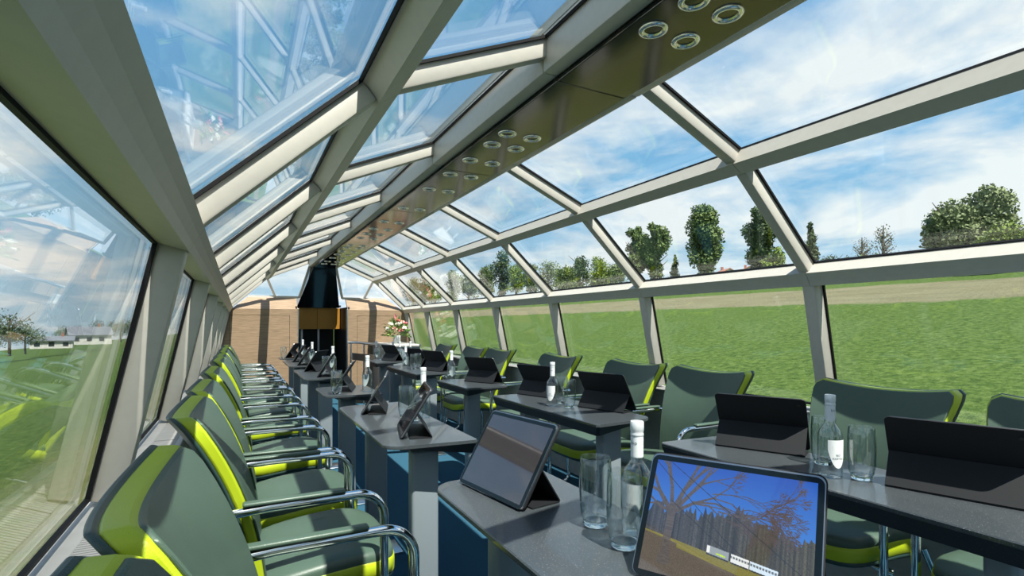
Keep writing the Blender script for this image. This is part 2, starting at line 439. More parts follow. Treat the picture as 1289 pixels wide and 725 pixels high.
# ------------------------------------------------------------------ armchairs
def seat_outline(hx0, hx1, hy, n=40, p=4.0):
    cx, hx = (hx0 + hx1) / 2, (hx1 - hx0) / 2; P = []
    for i in range(n):
        t = 2 * math.pi * i / n; c, s_ = math.cos(t), math.sin(t)
        P.append((cx + hx * math.copysign(abs(c) ** (2 / p), c), hy * math.copysign(abs(s_) ** (2 / p), s_)))
    return P
def wave(x):
    x -= .095
    return .014 * math.sin((x + .04) / .44 * math.pi * 1.3) - .10 * max(0, x - .12) ** 2 * 6
def seat_rings(m, levels, mt, n=40):
    rings = []
    for z, ins in levels:
        rings.append([(x, y, z + wave(x)) for x, y in seat_outline(-.085 + ins, .355 - ins, .232 - ins, n)])
    m.rings(rings, mt)
def back_slab(m, mt, d0, d1, ins, rnd=.008, NT=17, NS=13):
    """slab of the backrest between depth fractions d0 and d1 (0 = front), outline inset by ins"""
    def pt(t, s, d):
        hw = (.195 + .070 * s ** 1.3) - ins
        z0, zt = .43 + ins, .915 + .028 * t * t - ins
        z = z0 + (zt - z0) * s
        s_ = s
        wr = .030 * (.35 + .65 * s)
        front = -.020 - .050 * s - .112 * s ** 2.4 + wr * (t * t - 1)
        th = (.042 + .022 * s ** 1.5) * (1 - .06 * t * t) * d
        ph = math.atan2(2 * wr * t, hw)
        return (front - th * math.cos(ph), t * hw + th * math.sin(ph), z)
    A, B = [], []
    def sq(u): return u
    ts = [-1 + 2 * i / (NT - 1) for i in range(NT)]; ss = [j / (NS - 1) for j in range(NS)]
    def corner(t, s, d):
        # round the outline corners a little
        k = .12
        if s > 1 - k and abs(t) > 1 - k:
            a = (abs(t) - (1 - k)) / k; b = (s - (1 - k)) / k; l = math.hypot(a, b); mx = max(a, b)
            if l > 1e-6: a, b = a * mx / l, b * mx / l
            t = math.copysign(1 - k + k * a, t); s = 1 - k + k * b
        return pt(t, s, d)
    dm = .0
    V = [corner(t, s, d0) for s in ss for t in ts] + [corner(t, s, d1) for s in ss for t in ts]
    N = NT * NS; F = []
    for j in range(NS - 1):
        for i in range(NT - 1):
            q = (j * NT + i, j * NT + i + 1, (j + 1) * NT + i + 1, (j + 1) * NT + i)
            F.append(q); F.append(tuple(N + x for x in reversed(q)))
    loop = [i for i in range(NT)] + [j * NT + NT - 1 for j in range(1, NS)] + [(NS - 1) * NT + i for i in range(NT - 2, -1, -1)] + [j * NT for j in range(NS - 2, 0, -1)]
    for a, b in zip(loop, loop[1:] + loop[:1]): F.append((a, b, N + b, N + a))
    m.add(V, F, mt)
def soften(o, w, seg=2):
    b = o.modifiers.new('edge', 'BEVEL'); b.width = w; b.segments = seg; b.limit_method = 'ANGLE'; b.angle_limit = R(40)
def arc(c, r, a0, a1, plane, n=6):
    out = []
    for i in range(n + 1):
        a = R(a0 + (a1 - a0) * i / n); out.append((c[0] + r * math.cos(a), c[1], c[2] + r * math.sin(a)))
    return out
def make_chair():
    e = empty('armchair')
    m = MB(); seat_rings(m, [(.448, .004), (.462, .004), (.472, .008), (.479, .018), (.484, .05), (.487, .11)], M_GREEN); m.build('seat_pad', e, True, 60)
    m = MB(); seat_rings(m, [(.402, .006), (.406, .001), (.430, 0), (.447, .001), (.452, .006)], M_YELLOW); m.build('seat_band', e, True, 60)
    m = MB(); seat_rings(m, [(.378, .03), (.384, .012), (.392, .004), (.402, .003), (.406, .008)], M_DGREEN); m.build('seat_shell', e, True, 60)
    m = MB(); back_slab(m, M_GREEN, 0, .16, .006); o = m.build('back_pad', e, True, 50); soften(o, .004)
    m = MB(); back_slab(m, M_YELLOW, .15, .80, .002); o = m.build('back_band', e, True, 50); soften(o, .007)
    m = MB(); back_slab(m, M_DGREEN, .78, 1.0, 0); o = m.build('back_shell', e, True, 50); soften(o, .010)
    for s in (-1, 1):
        y = s * .256; m = MB(); r = .0125; za = .683
        path = [(-.115, y, za - .006), (-.02, y, za), (.10, y, za)] + arc((.21, y, za - .075), .075, 90, 0, 'xz', 7) + [(.285, y, .30)] \
            + arc((.23, y, .0675), .055, 0, -90, 'xz', 6) + [(.08, y, .0125)] + arc((-.06, y, .0625), .05, -90, -180, 'xz', 5) + [(-.11, y * .93, .25), (-.07, y * .80, .385)]
        m.tube(path, r, M_CHROME, 12); m.build('arm_frame', e, True, 60)
        m = MB(); m.rbox((.045, y, za + .0155), (.26, .028, .012), .005, M_GREEN); m.build('arm_pad', e, True, 60)
    for x, z in ((.20, .372), (.0, .0125)):
        m = MB(); m.tube([(x, -.245, z), (x, .245, z)], .010, M_CHROME, 8); m.build('cross_bar', e, True, 60)
    for y in (-.06, .06):
        m = MB(); m.tube([(.20, y, .372), (-.05, y, .372)], .009, M_CHROME, 8); m.build('seat_bar', e, True, 60)
    return e
CH_L = [.43, .98, 1.79, 2.38, 3.18, 4.11, 4.68, 5.42, 5.97, 6.72]
CH_R = [.56, 1.16, 2.02, 2.62, 3.50, 4.56, 5.16, 6.05]
chair = make_chair(); first = True
for side, ys, sn in ((-1, CH_L, 'left'), (1, CH_R, 'right')):
    for i, y in enumerate(ys):
        o = chair if first else copy_tree(chair); first = False
        o.location = (side * .985, y, 0); o.rotation_euler = (0, 0, 0 if side < 0 else math.pi)
        n_ = ORD[i] if i == 0 else '%s from the camera' % ORD[i]
        tag(o, 'green and lime leather armchair with chrome arms at the %s windows, %s' % (sn, n_), 'armchair', 'armchairs along the %s windows' % sn)

# ------------------------------------------------------------------ tables
def make_table(side, ya, yb, label):
    """side -1: chairs are on -x; straight deep edge towards the middle aisle, thin edge towards the chairs"""
    e = empty('conference_table', (0, ya, 0)); tag(e, label, 'table', 'narrow black conference tables')
    xi, xo = side * .285, side * .620
    L = yb - ya; ht = .74
    # plan outline with rounded chair-side corners
    def corner(cx, cy, r, a0, a1): return [(cx + r * math.cos(R(a0 + (a1 - a0) * i / 6)), cy + r * math.sin(R(a0 + (a1 - a0) * i / 6))) for i in range(7)]
    xa, xb = .285, .620; r = .07
    out = [(xa, .012), (xa + .012, 0)] + corner(xb - r, r + .02, r, -78, 0) + corner(xb - r, L - r - .02, r, 0, 78) + [(xa + .012, L), (xa, L - .012)]
    def thick(x): return .052 - .040 * (x - xa) / (xb - xa)
    n = len(out)
    top = [(side * x, y, ht) for x, y in out]
    top2 = [(side * (x + (.002 if x > (xa + xb) / 2 else -.002)), y, ht - .003) for x, y in out]
    ed = [(side * (x + (.002 if x > (xa + xb) / 2 else -.002)), y, ht - .012) for x, y in out]
    bot = [(side * (xa + .015 + (x - xa - .015) * .94 if x > xa + .02 else x + .006), L / 2 + (y - L / 2) * .975, ht - thick(x)) for x, y in out]
    m = MB(); m.rings([ed, top2, top], M_TABLE, None, True, True); m.build('table_top', e, True, 30)
    m = MB(); m.rings([bot, [(x * 1, y, z - .0005) for x, y, z in ed]], M_TEDGE); m.build('table_underside', e, True, 30)
    legs = (.14, L - .16) if L > .8 else (L / 2,)
    for ly in legs:
        m = MB(); m.rbox((side * .452, ly, .352), (.105, .062, .688), .012, M_LEG, None, 3); m.build('leg', e, True, 50)
        m = MB(); m.rbox((side * .452, ly, .006), (.24, .17, .012), .004, M_STEEL); m.build('foot_plate', e, True, 50)
    return e
TL = [(.28, 1.37), (1.79, 2.87), (3.26, 3.80), (4.35, 5.40), (5.78, 6.86), (7.12, 7.60)]
TR = [(.38, 1.44), (1.81, 2.86), (3.25, 3.86), (4.37, 5.42), (5.92, 6.50)]
for side, ts, sn in ((-1, TL, 'left'), (1, TR, 'right')):
    for i, (a, b) in enumerate(ts):
        n_ = ORD[i] if i == 0 else '%s from the camera' % ORD[i]
        make_table(side, a, b, '%s black speckled table of the %s row, %s' % ('long' if b - a > .8 else 'short', sn, n_))

# ------------------------------------------------------------------ tablets
TW, TH, TT, TILT = .281, .215, .007, 58
def make_tablet(screen_mat=M_SCREEN):
    """origin at the middle of the bottom edge; screen faces -x; leans towards +x"""
    e = empty('tablet')
    c, s = math.cos(R(TILT)), math.sin(R(TILT))
    # local frame of the slab: a = width (y), b = up the slab, n = screen normal (-x, +z)
    xf = Matrix(((0, c, -s, TT * s), (1, 0, 0, 0), (0, s, c, .002), (0, 0, 0, 1)))
    def slab(m, w, h, t, z, r, mt, n=5):
        P = []
        for cx, cy, a0 in ((w / 2 - r, h - r, 0), (-w / 2 + r, h - r, 90), (-w / 2 + r, r, 180), (w / 2 - r, r, 270)):
            for i in range(n + 1): a = R(a0 + 90 * i / n); P.append((cx + r * math.cos(a), cy + r * math.sin(a)))
        m.prism(P, z, z + t, mt, xf)
    m = MB(); slab(m, TW + .004, TH + .004, .004, -.0035, .014, M_CASE); m.build('cover', e, True, 30)
    m = MB(); slab(m, TW, TH, .0055, .0005, .013, M_EDGE); m.build('body', e, True, 30)
    m = MB(); slab(m, TW - .003, TH - .003, .0006, .006, .0125, M_BEZEL); b = m.build('bezel', e)
    m = MB(); w, h = TW - .022, TH - .022
    m.add([(-w / 2, .0095, .0068), (w / 2, .0095, .0068), (w / 2, .0095 + h, .0068), (-w / 2, .0095 + h, .0068)], [(0, 1, 2, 3)], screen_mat, xf); m.build('screen', b)
    # folded cover: flap from the middle of the back to the table, and a flat one on the table
    hx, hz = TH * .47 * c + TT * s + .004, TH * .47 * s
    fx = hx + .055
    def flap(m, p, q, th):
        d = Vector((q[0] - p[0], 0, q[1] - p[1])).normalized(); n = Vector((-d.z, 0, d.x)) * th
        V = []
        for y in (-TW / 2, TW / 2):
            V += [(p[0], y, p[1]), (q[0], y, q[1]), (q[0] + n.x, y, q[1] + n.z), (p[0] + n.x, y, p[1] + n.z)]
        m.add(V, [(0, 1, 2, 3), (7, 6, 5, 4), (0, 4, 5, 1), (1, 5, 6, 2), (2, 6, 7, 3), (3, 7, 4, 0)], M_CASE)
    m = MB(); flap(m, (hx, hz), (fx, .0035), .003); m.build('stand_flap', e)
    m = MB(); flap(m, (fx + .001, .0005), (.035, .0005), -.003); m.build('base_flap', e)
    m = MB(); m.lathe([(.0001, -.0052), (.0045, -.0052), (.005, -.0035)], M_BLACK, 14, xf @ Matrix.Translation((TW / 2 - .02, TH - .02, 0))); m.build('camera_lens', e, True, 40)
    return e
TABZ = .7405
tabs = [   # x, y of the bottom edge middle, turn in degrees (screen direction: 180 deg = -x), label
    (-.530, 1.185, 8.4, 'tablet with a grey blank screen on the nearest left table'),
    (-.418, .574, 27.7, 'tablet in front showing a picture of a bare tree and a train'),
    (-.515, 2.055, -13, 'tablet seen edge-on at the near end of the second left table'),
    (-.530, 2.66, -16, 'tablet seen edge-on at the far end of the second left table'),
    (-.520, 3.58, -16, 'tablet leaning beside a bottle on the short third left table'),
    (-.490, 4.62, -14, 'tablet at the near end of the fourth left table'),
    (-.490, 5.20, -30, 'tablet at the far end of the fourth left table'),
    (-.515, 6.02, -12, 'tablet at the near end of the fifth left table'),
    (-.515, 6.58, -12, 'tablet at the far end of the fifth left table'),
    (-.515, 7.36, -20, 'tablet on the small left table in front of the wood wall'),
    (.590, 1.235, 206, 'tablet seen from behind at the far end of the nearest right table'),
    (.600, .672, 197, 'tablet seen from behind at the near end of the nearest right table'),
    (.640, 2.150, 196, 'tablet seen from behind at the near end of the second right table'),
    (.600, 2.745, 197, 'tablet seen from behind at the far end of the second right table'),
    (.600, 3.590, 205, 'tablet seen from behind on the short third right table'),
    (.610, 4.66, 202, 'tablet seen from behind at the near end of the fourth right table'),
    (.600, 5.26, 202, 'tablet seen from behind at the far end of the fourth right table'),
    (.600, 6.20, 200, 'tablet seen from behind on the fifth right table by the flowers'),
]
tab0 = make_tablet(); first = True; front_tab = None
for x, y, a, lab in tabs:
    o = tab0 if first else copy_tree(tab0); first = False
    o.location = (x, y, TABZ); o.rotation_euler = (0, 0, R(a))
    if abs(a - 27.7) < .1: front_tab = o
    tag(o, lab, 'tablet', 'tablets in folding black covers')

# picture on the front tablet: a grid coloured point by point
def make_picture():
    W, H = 420, 313
    rng = np.random.default_rng(5)
    yy, xx = np.mgrid[0:H, 0:W]; v = yy / H / 1.25; u = xx / W           # v from the top
    img = np.stack([.014 + .05 * v, .07 + .22 * v, .36 + .35 * v], -1)
    prof = np.interp(np.arange(W), np.linspace(0, W, 85), rng.uniform(-.035, .035, 85))
    prof2 = np.interp(np.arange(W), np.linspace(0, W, 47), rng.uniform(-.03, .03, 47))
    ridge = .345 - .05 * np.exp(-((u - .6) / .12) ** 2) + .22 * np.maximum(u - .72, 0) + prof[None, :] + prof2[None, :]
    fm = (v > ridge)[..., None]
    forest = np.stack([.040 + .02 * u, .042 + .012 * u, .030 + .02 * (1 - u)], -1) * np.interp(np.arange(W), np.linspace(0, W, 130), rng.uniform(.45, 1.5, 130))[None, :, None] * rng.uniform(.4, 1.6, (H, W, 1))
    img = np.where(fm, forest, img)
    bank = .575 + .16 * (u - .41)
    yel = np.stack([.17 + 0 * u, .15 + 0 * u, .022 + 0 * u], -1) * rng.uniform(.75, 1.25, (H, W, 1))
    brown = np.stack([.085 + 0 * u, .066 + 0 * u, .046 + 0 * u], -1) * rng.uniform(.6, 1.4, (H, W, 1))
    img = np.where((v > bank + .01)[..., None], yel, img)
    img = np.where(((v > .60 + .22 * np.maximum(u - .22, 0)) | ((u < .22) & (v > .53 + .2 * u)))[..., None], brown, img)
    def line(x0, y0, x1, y1, w0, w1, c):
        y0, y1 = y0 * 1.25, y1 * 1.25
        n = int(max(abs(x1 - x0), abs(y1 - y0)) * 1.6) + 2
        for i in range(n):
            t = i / (n - 1); x = x0 + (x1 - x0) * t; y = y0 + (y1 - y0) * t; w = (w0 + (w1 - w0) * t) / 2
            xa, xb, ya, yb = int(round(x - w)), int(round(x + w - .5)), int(round(y - w)), int(round(y + w - .5))
            img[max(0, ya):max(0, yb + 1), max(0, xa):max(0, xb + 1)] = c * rng.uniform(.7, 1.3)
    bark = np.array([.075, .062, .055]); twig = np.array([.065, .045, .038])
    rr = random.Random(3)
    def branch(x, y, a, L, w, dep, droop=0):
        x1, y1 = x + L * math.cos(a), y - L * math.sin(a)
        line(x, y, x1, y1, max(.6, w), max(.5, w * .7), bark if w > 2 else twig)
        if dep == 0: return
        for k in range(2 if dep > 2 else 3):
            branch(x1, y1, a + rr.uniform(-.55, .55) - droop, L * rr.uniform(.62, .92), w * .60, dep - 1, droop)
    line(62, 220, 66, 115, 22, 20, bark); line(52, 222, 62, 180, 12, 8, bark); line(76, 222, 68, 180, 10, 8, bark)
    for a, L, w in ((1.15, 62, 12), (1.75, 62, 11), (2.35, 62, 11), (.85, 64, 10), (.50, 62, 8), (2.8, 50, 7)): branch(66, 118, a, L, w, 6, .02)
    branch(118, 86, .10, 62, 5, 6, .06); branch(190, 96, -.05, 52, 3.6, 6, .03); branch(250, 104, .25, 44, 3.0, 6, .02); branch(170, 60, .1, 46, 2.6, 6, .05)
    for (x0, y0, x1, y1) in ((0, 4, 210, 150), (40, 0, 420, 200), (210, 150, 420, 262), (60, 90, 250, 190)): line(x0, y0, x1, y1, 1, 1, np.array([.012, .014, .02]))
    for a, b, c in ((.41, .545, (.25, .28, .29)), (.555, .66, (.66, .68, .66)), (.665, .82, (.55, .66, .74))):
        for px in range(int(a * W), int(b * W)):
            yb = 1.25 * (.590 + .16 * (px / W - .41)); ya = yb - .064
            img[int(ya * H):int(yb * H), px] = c
            if c[0] > .5: img[int((ya + .016) * H):int((ya + .034) * H), px] = np.array(c) * (.18 if px % 7 < 5 else 1)
            img[int(yb * H):int((yb + .012) * H), px] = (.02, .02, .02)
    for px in range(int(.41 * W), int(.43 * W)): img[int(.678 * H):int(.733 * H), px] = (.7, .7, .68)
    line(int(.47 * W), int(.583 * H), int(.52 * W), int(.592 * H), 3, 3, np.array([.45, .65, .02]))
    img = np.clip(img, 0, 1)
    w, h = TW - .022, TH - .022
    c, s = math.cos(R(TILT)), math.sin(R(TILT))
    xf = Matrix(((0, c, -s, TT * s), (1, 0, 0, 0), (0, s, c, .002), (0, 0, 0, 1)))
    V = []
    for j in range(H):
        for i in range(W):      # seen from the front the picture's left is +y
            V.append(tuple(xf @ Vector((w / 2 - w * i / (W - 1), .0095 + h * (1 - j / (H - 1)), .0068))))
    F = [(j * W + i, j * W + i + 1, (j + 1) * W + i + 1, (j + 1) * W + i) for j in range(H - 1) for i in range(W - 1)]
    me = bpy.data.meshes.new('screen'); me.from_pydata(V, [], F)
    at = me.color_attributes.new('picture', 'FLOAT_COLOR', 'POINT')
    at.data.foreach_set('color', np.concatenate([img.reshape(-1, 3), np.ones((W * H, 1))], 1).astype(np.float32).ravel())
    me.materials.append(mat('lit_screen_picture', (.012, .012, .014), .07, vcol=1.15, spec=.6, coat=.6))
    return me
for ch in front_tab.children:
    for g in ch.children:
        if g.name.startswith('screen'): g.data = make_picture(); g['label'] = 'lit screen with a photo of a bare tree and a train'

# ------------------------------------------------------------------ water bottles and tumblers
def text_mesh(body, size):
    cu = bpy.data.curves.new('txt', 'FONT'); cu.body = body; cu.size = size; cu.align_x = 'CENTER'; cu.align_y = 'CENTER'; cu.resolution_u = 2
    o = bpy.data.objects.new('txt', cu); COL.objects.link(o)
    dg = bpy.context.evaluated_depsgraph_get(); me = bpy.data.meshes.new_from_object(o.evaluated_get(dg))
    V = [tuple(v.co) for v in me.vertices]; F = [tuple(p.vertices) for p in me.polygons]
    bpy.data.objects.remove(o); bpy.data.curves.remove(cu); bpy.data.meshes.remove(me)
    return V, F
def make_bottle():
    e = empty('water_bottle')
    prof = [(.0001, .004), (.018, .003), (.026, 0), (.0305, .003), (.0315, .008), (.0315, .108), (.0305, .120), (.0265, .131), (.0195, .141), (.0145, .150), (.0128, .160), (.0122, .185), (.0122, .212), (.0001, .213)]
    m = MB(); m.lathe(prof, M_BOTTLE, 36); m.build('glass_body', e, True, 50)
    m = MB(); m.lathe([(.0126, .200), (.0136, .202), (.0136, .206), (.0126, .209), (.0136, .212), (.0140, .218), (.0138, .229), (.0128, .231), (.0001, .2312)], M_CAP, 28); m.build('cap', e, True, 40)
    # neck label
    m = MB(); m.lathe([(.0129, .158), (.0129, .202)], M_LABEL, 28)
    nl = m.build('neck_label', e, True, 60)
    V, F = text_mesh('bio', .011); m = MB()
    def wrap(V, rad, z0, ang): return [((rad) * math.cos(ang + x / rad), (rad) * math.sin(ang + x / rad), z0 + y) for x, y, _ in V]
    m.add(wrap(V, .0133, .188, 0), F, M_INK); m.build('neck_lettering', nl)
    # shield shaped body label
    m = MB(); n = 16; rad = .0320; VV = []; FF = []
    for i in range(n + 1):
        t = -1 + 2 * i / n; a = t * .85
        zt = .108; zb = .030 + .050 * abs(t) ** 2.2
        for k in range(5): z = zb + (zt - zb) * k / 4; VV.append((rad * math.cos(a), rad * math.sin(a), z))
    for i in range(n):
        for k in range(4): q = i * 5 + k; FF.append((q, q + 5, q + 6, q + 1))
    m.add(VV, FF, M_LABEL); bl = m.build('body_label', e, True, 60)
    m = MB()
    for tx, z0, sz in (('BIO', .066, .0085), ('KRISTALL', .057, .0075)):
        V, F = text_mesh(tx, sz); m.add(wrap(V, .0324, z0, 0), F, M_INK)
    for k in range(4): m.add(wrap([(-.016, 0, 0), (.016, 0, 0), (.016, .0008, 0), (-.016, .0008, 0)], .0324, .080 + k * .004, 0), [(0, 1, 2, 3)], M_INK)
    m.build('label_lettering', bl)
    return e
def make_tumbler():
    e = empty('drinking_glass')
    m = MB(); m.lathe([(.0255, .012), (.0305, .020), (.0335, .042), (.0350, .075), (.0340, .118), (.0322, .146), (.0317, .147), (.0312, .146), (.0330, .118), (.0340, .075), (.0325, .042), (.0290, .021), (.0250, .014)], M_TUMBLER, 32)
    m.build('wall', e, True, 60)
    m = MB(); m.lathe([(.0001, .001), (.019, .000), (.0245, .002), (.0268, .007), (.0272, .013), (.0245, .0145), (.012, .012), (.0001, .0115)], M_BASEGLASS, 28); m.build('thick_base', e, True, 50)
    return e
def px2(xp, y): return (xp - 1.078, y)
bots = [
    (.726, .833, 'clear water bottle beside two glasses on the nearest left table', 20),
    (.757, 2.335, 'clear water bottle between tablets on the second left table', -70),
    (.730, 3.397, 'clear water bottle at the aisle edge of the short third left table', -70),
    (.765, 5.02, 'clear water bottle on the fourth left table', -70),
    (.735, 6.30, 'clear water bottle on the fifth left table', -70),
    (.745, 7.38, 'clear water bottle on the small left table by the wood wall', -70),
    (1.484, .893, 'clear water bottle with white neck label on the nearest right table', 250),
    (1.469, 2.348, 'clear water bottle on the second right table', 215),
    (1.440, 3.755, 'clear water bottle on the short third right table', 60),
    (1.458, 5.056, 'clear water bottle on the fourth right table', 60),
    (1.480, 6.395, 'clear water bottle on the fifth right table', 60),
]
bot0 = make_bottle(); first = True
BOT = []
for xp, y, lab, rz in bots:
    o = bot0 if first else copy_tree(bot0); first = False
    o.location = (xp - 1.078, y, TABZ); o.rotation_euler = (0, 0, R(rz + 180 if xp < 1.078 else rz))
    tag(o, lab, 'bottle', 'water bottles on the tables')
gls = [
    (.676, .907, 'tall drinking glass nearer the blank tablet on the nearest left table'),
    (.660, .793, 'tall drinking glass in front of the bottle on the nearest left table'),
    (.680, 2.356, 'drinking glass left of the bottle on the second left table'),
    (.704, 2.270, 'drinking glass in front of the bottle on the second left table'),
    (.533, 3.355, 'drinking glass at the near corner of the short third left table'),
    (.690, 4.93, 'drinking glass on the fourth left table'),
    (.660, 6.22, 'drinking glass on the fifth left table'),
    (.505, 7.28, 'drinking glass on the small left table by the wood wall'),
    (1.531, .834, 'drinking glass right of the bottle on the nearest right table'),
    (1.595, .980, 'drinking glass behind the bottle on the nearest right table'),
    (1.513, 2.255, 'drinking glass right of the bottle on the second right table'),
    (1.560, 2.400, 'drinking glass behind the bottle on the second right table'),
    (1.490, 4.895, 'drinking glass nearest the camera on the fourth right table'),
    (1.560, 4.985, 'drinking glass behind another glass on the fourth right table'),
    (1.540, 6.36, 'drinking glass behind the bottle on the fifth right table'),
]
g0 = make_tumbler(); first = True
for xp, y, lab in gls:
    o = g0 if first else copy_tree(g0); first = False
    o.location = (xp - 1.078, y, TABZ)
    tag(o, lab, 'glass', 'drinking glasses on the tables')

# ------------------------------------------------------------------ far right corner: counter, bottles, flowers, stair rail
e = empty('side_counter', (.90, 7.4, 0)); tag(e, 'grey side counter under the flowers at the right end', 'counter')
m = MB(); m.rbox((0, .05, .885), (.50, .95, .03), .004, M_SILL); m.build('counter_top', e)
m = MB(); m.box((.02, .05, .435), (.44, .91, .87), M_LEG); m.build('body', e)
e = empty('low_service_table', (.86, 6.76, 0)); tag(e, 'low grey service table holding three bottles before the counter', 'table')
m = MB(); m.rbox((0, 0, .705), (.44, .24, .024), .004, M_TABLE); m.build('table_top', e)
for x in (-.19, .19):
    m = MB(); m.rbox((x, 0, .346), (.04, .16, .692), .006, M_LEG); m.build('leg', e)
for i, (x, y, l_) in enumerate(((.70, 6.75, 'leftmost of three spare bottles before the flower counter'), (.80, 6.78, 'middle one of three spare bottles before the flower counter'), (.93, 6.74, 'rightmost of three spare bottles before the flower counter'))):
    o = copy_tree(bot0); o.location = (x, y, .7175); o.rotation_euler = (0, 0, R(60)); tag(o, l_, 'bottle', 'spare bottles by the counter')
def flowers():
    e = empty('flower_arrangement', (.96, 7.52, .90)); tag(e, 'bouquet of white and pink flowers in a vase on the side counter', 'flowers')
    m = MB(); m.lathe([(.0001, 0), (.045, 0), (.05, .01), (.055, .09), (.06, .11), (.055, .112), (.05, .10), (.0001, .02)], M_LABEL, 24); m.build('vase', e, True, 40)
    rg = random.Random(11)
    white = mat('white_petals', (.85, .82, .74), .6); pink = mat('pink_petals', (.80, .25, .27), .6); pale = mat('pale_pink_petals', (.85, .55, .48), .6)
    leaf = mat('bouquet_leaves', (.07, .16, .025), .5); leaf2 = mat('bouquet_leaves_light', (.22, .32, .05), .5)
    def leafm(m, p, d, L, w, mt):
        d = d.normalized(); sd = d.cross(Vector((rg.uniform(-1, 1), rg.uniform(-1, 1), rg.uniform(-1, 1)))).normalized() * w
        u = d.cross(sd).normalized() * w * .3
        m.add([p, p + d * L * .5 + sd, p + d * L, p + d * L * .5 - sd, p + d * L * .5 + u], [(0, 1, 4), (1, 2, 4), (2, 3, 4), (3, 0, 4)], mt)
    m = MB()
    for i in range(230):
        th, ph = rg.uniform(0, 6.283), rg.uniform(-.35, 1.4); d = Vector((math.cos(th) * math.cos(ph), math.sin(th) * math.cos(ph), math.sin(ph)))
        r = rg.uniform(.06, .17); leafm(m, Vector((0, 0, .15)) + d * r * Vector((1, 1, .8)).length / 1.6, d + Vector((0, 0, rg.uniform(-.3, .4))), rg.uniform(.05, .10), rg.uniform(.008, .018), rg.choice((leaf, leaf, leaf2)))
    o = m.build('foliage', e); o['kind'] = 'stuff'
    spots = [(-.10, -.07, .26, white), (-.02, -.12, .27, white), (.08, -.10, .22, white), (.12, -.04, .18, white), (-.14, -.02, .20, white), (.0, -.05, .32, pink), (.06, -.08, .30, pale), (-.06, -.10, .21, pale), (.02, -.14, .18, pink), (.11, -.06, .28, pink), (-.08, .06, .28, white), (.10, .08, .27, white)]
    for x, y, z, mt in spots:
        m = MB(); c = Vector((x, y, z))
        for k in range(14):
            th = k * 2.4; ph = 1.2 - k * .10; d = Vector((math.cos(th) * math.cos(ph), math.sin(th) * math.cos(ph), math.sin(ph)))
            leafm(m, c, d, .042, .018, mt)
        m.build('blossom', e)
    m = MB(); leafm(m, Vector((-.02, -.05, .33)), Vector((-.25, 0, 1)), .11, .02, pink); m.build('spike_flower', e)
flowers()
e = empty('stair_railing', (.45, 7.2, 0)); tag(e, 'satin steel tube railing around the stairs by the dark opening', 'railing')
m = MB(); m.tube([(-.15, .45, .915), (-.02, .40, .915), (.14, -.25, .895)], .019, M_STEEL, 10); m.build('handrail', e, True, 50)
for x, y in ((-.12, .44), (.02, .23), (.13, -.2)):
    m = MB(); m.tube([(x, y, 0), (x, y, .90)], .012, M_STEEL, 8); m.build('rail_post', e, True, 50)
m = MB(); m.rbox((.0, .1, .72), (.012, .70, .10), .003, M_STEEL, Matrix.Rotation(R(13), 4, 'Z')); m.build('guard_plate', e)

# ------------------------------------------------------------------ outside: land, trees, houses
def ground_z(x, y):
    """gently rising meadow on the right, flat land on the left"""
    if x < 2: return -2.45 + .105 * (x - 2)
    if x < 62: return -2.45 + .145 * (x - 2)
    return -2.45 + .145 * 60 + .12 * (x - 62)
gm = bpy.data.materials.new('meadow'); gm.use_nodes = True
n, l = gm.node_tree.nodes, gm.node_tree.links
b = n['Principled BSDF']; b.inputs['Roughness'].default_value = .9; b.inputs['Specular IOR Level'].default_value = .1
tc = n.new('ShaderNodeTexCoord')
def noise(scale, det=5, st=None):
    t = n.new('ShaderNodeTexNoise'); t.inputs['Scale'].default_value = scale; t.inputs['Detail'].default_value = det; t.inputs['Roughness'].default_value = .65
    if st:
        mp = n.new('ShaderNodeMapping'); mp.inputs['Scale'].default_value = st; l.new(tc.outputs['Object'], mp.inputs[0]); l.new(mp.outputs[0], t.inputs['Vector'])
    else: l.new(tc.outputs['Object'], t.inputs['Vector'])
    return t
def ramp(src, stops):
    r = n.new('ShaderNodeValToRGB'); r.color_ramp.elements[0].position, r.color_ramp.elements[1].position = stops[0][0], stops[-1][0]
    r.color_ramp.elements[0].color = (*stops[0][1], 1); r.color_ramp.elements[1].color = (*stops[-1][1], 1)
    for p, c in stops[1:-1]: r.color_ramp.elements.new(p).color = (*c, 1)
    l.new(src, r.inputs[0]); return r
g1 = ramp(noise(4.5, 10).outputs['Fac'], [(.36, (.034, .066, .013)), (.5, (.062, .104, .022)), (.64, (.098, .142, .038))])
g2 = ramp(noise(.9, 8, (1, .25, 1)).outputs['Fac'], [(.3, (.125, .12, .07)), (.7, (.185, .17, .105))])
g3 = ramp(noise(2.0, 8).outputs['Fac'], [(.35, (.16, .15, .06)), (.7, (.10, .13, .03))])
sp = n.new('ShaderNodeSeparateXYZ'); l.new(tc.outputs['Object'], sp.inputs[0])
wob = noise(.22, 4); wm = n.new('ShaderNodeMath'); wm.operation = 'MULTIPLY_ADD'; wm.inputs[1].default_value = 5.0
l.new(wob.outputs['Fac'], wm.inputs[0]); l.new(sp.outputs['X'], wm.inputs[2])
def step(lo, hi, src):
    mr = n.new('ShaderNodeMapRange'); mr.inputs['From Min'].default_value = lo; mr.inputs['From Max'].default_value = hi; mr.interpolation_type = 'SMOOTHSTEP'
    l.new(src, mr.inputs['Value']); return mr
s1, s2 = step(39, 40.5, wm.outputs[0]), step(54, 55.5, wm.outputs[0])
sb = n.new('ShaderNodeMath'); sb.operation = 'SUBTRACT'; l.new(s1.outputs[0], sb.inputs[0]); l.new(s2.outputs[0], sb.inputs[1])
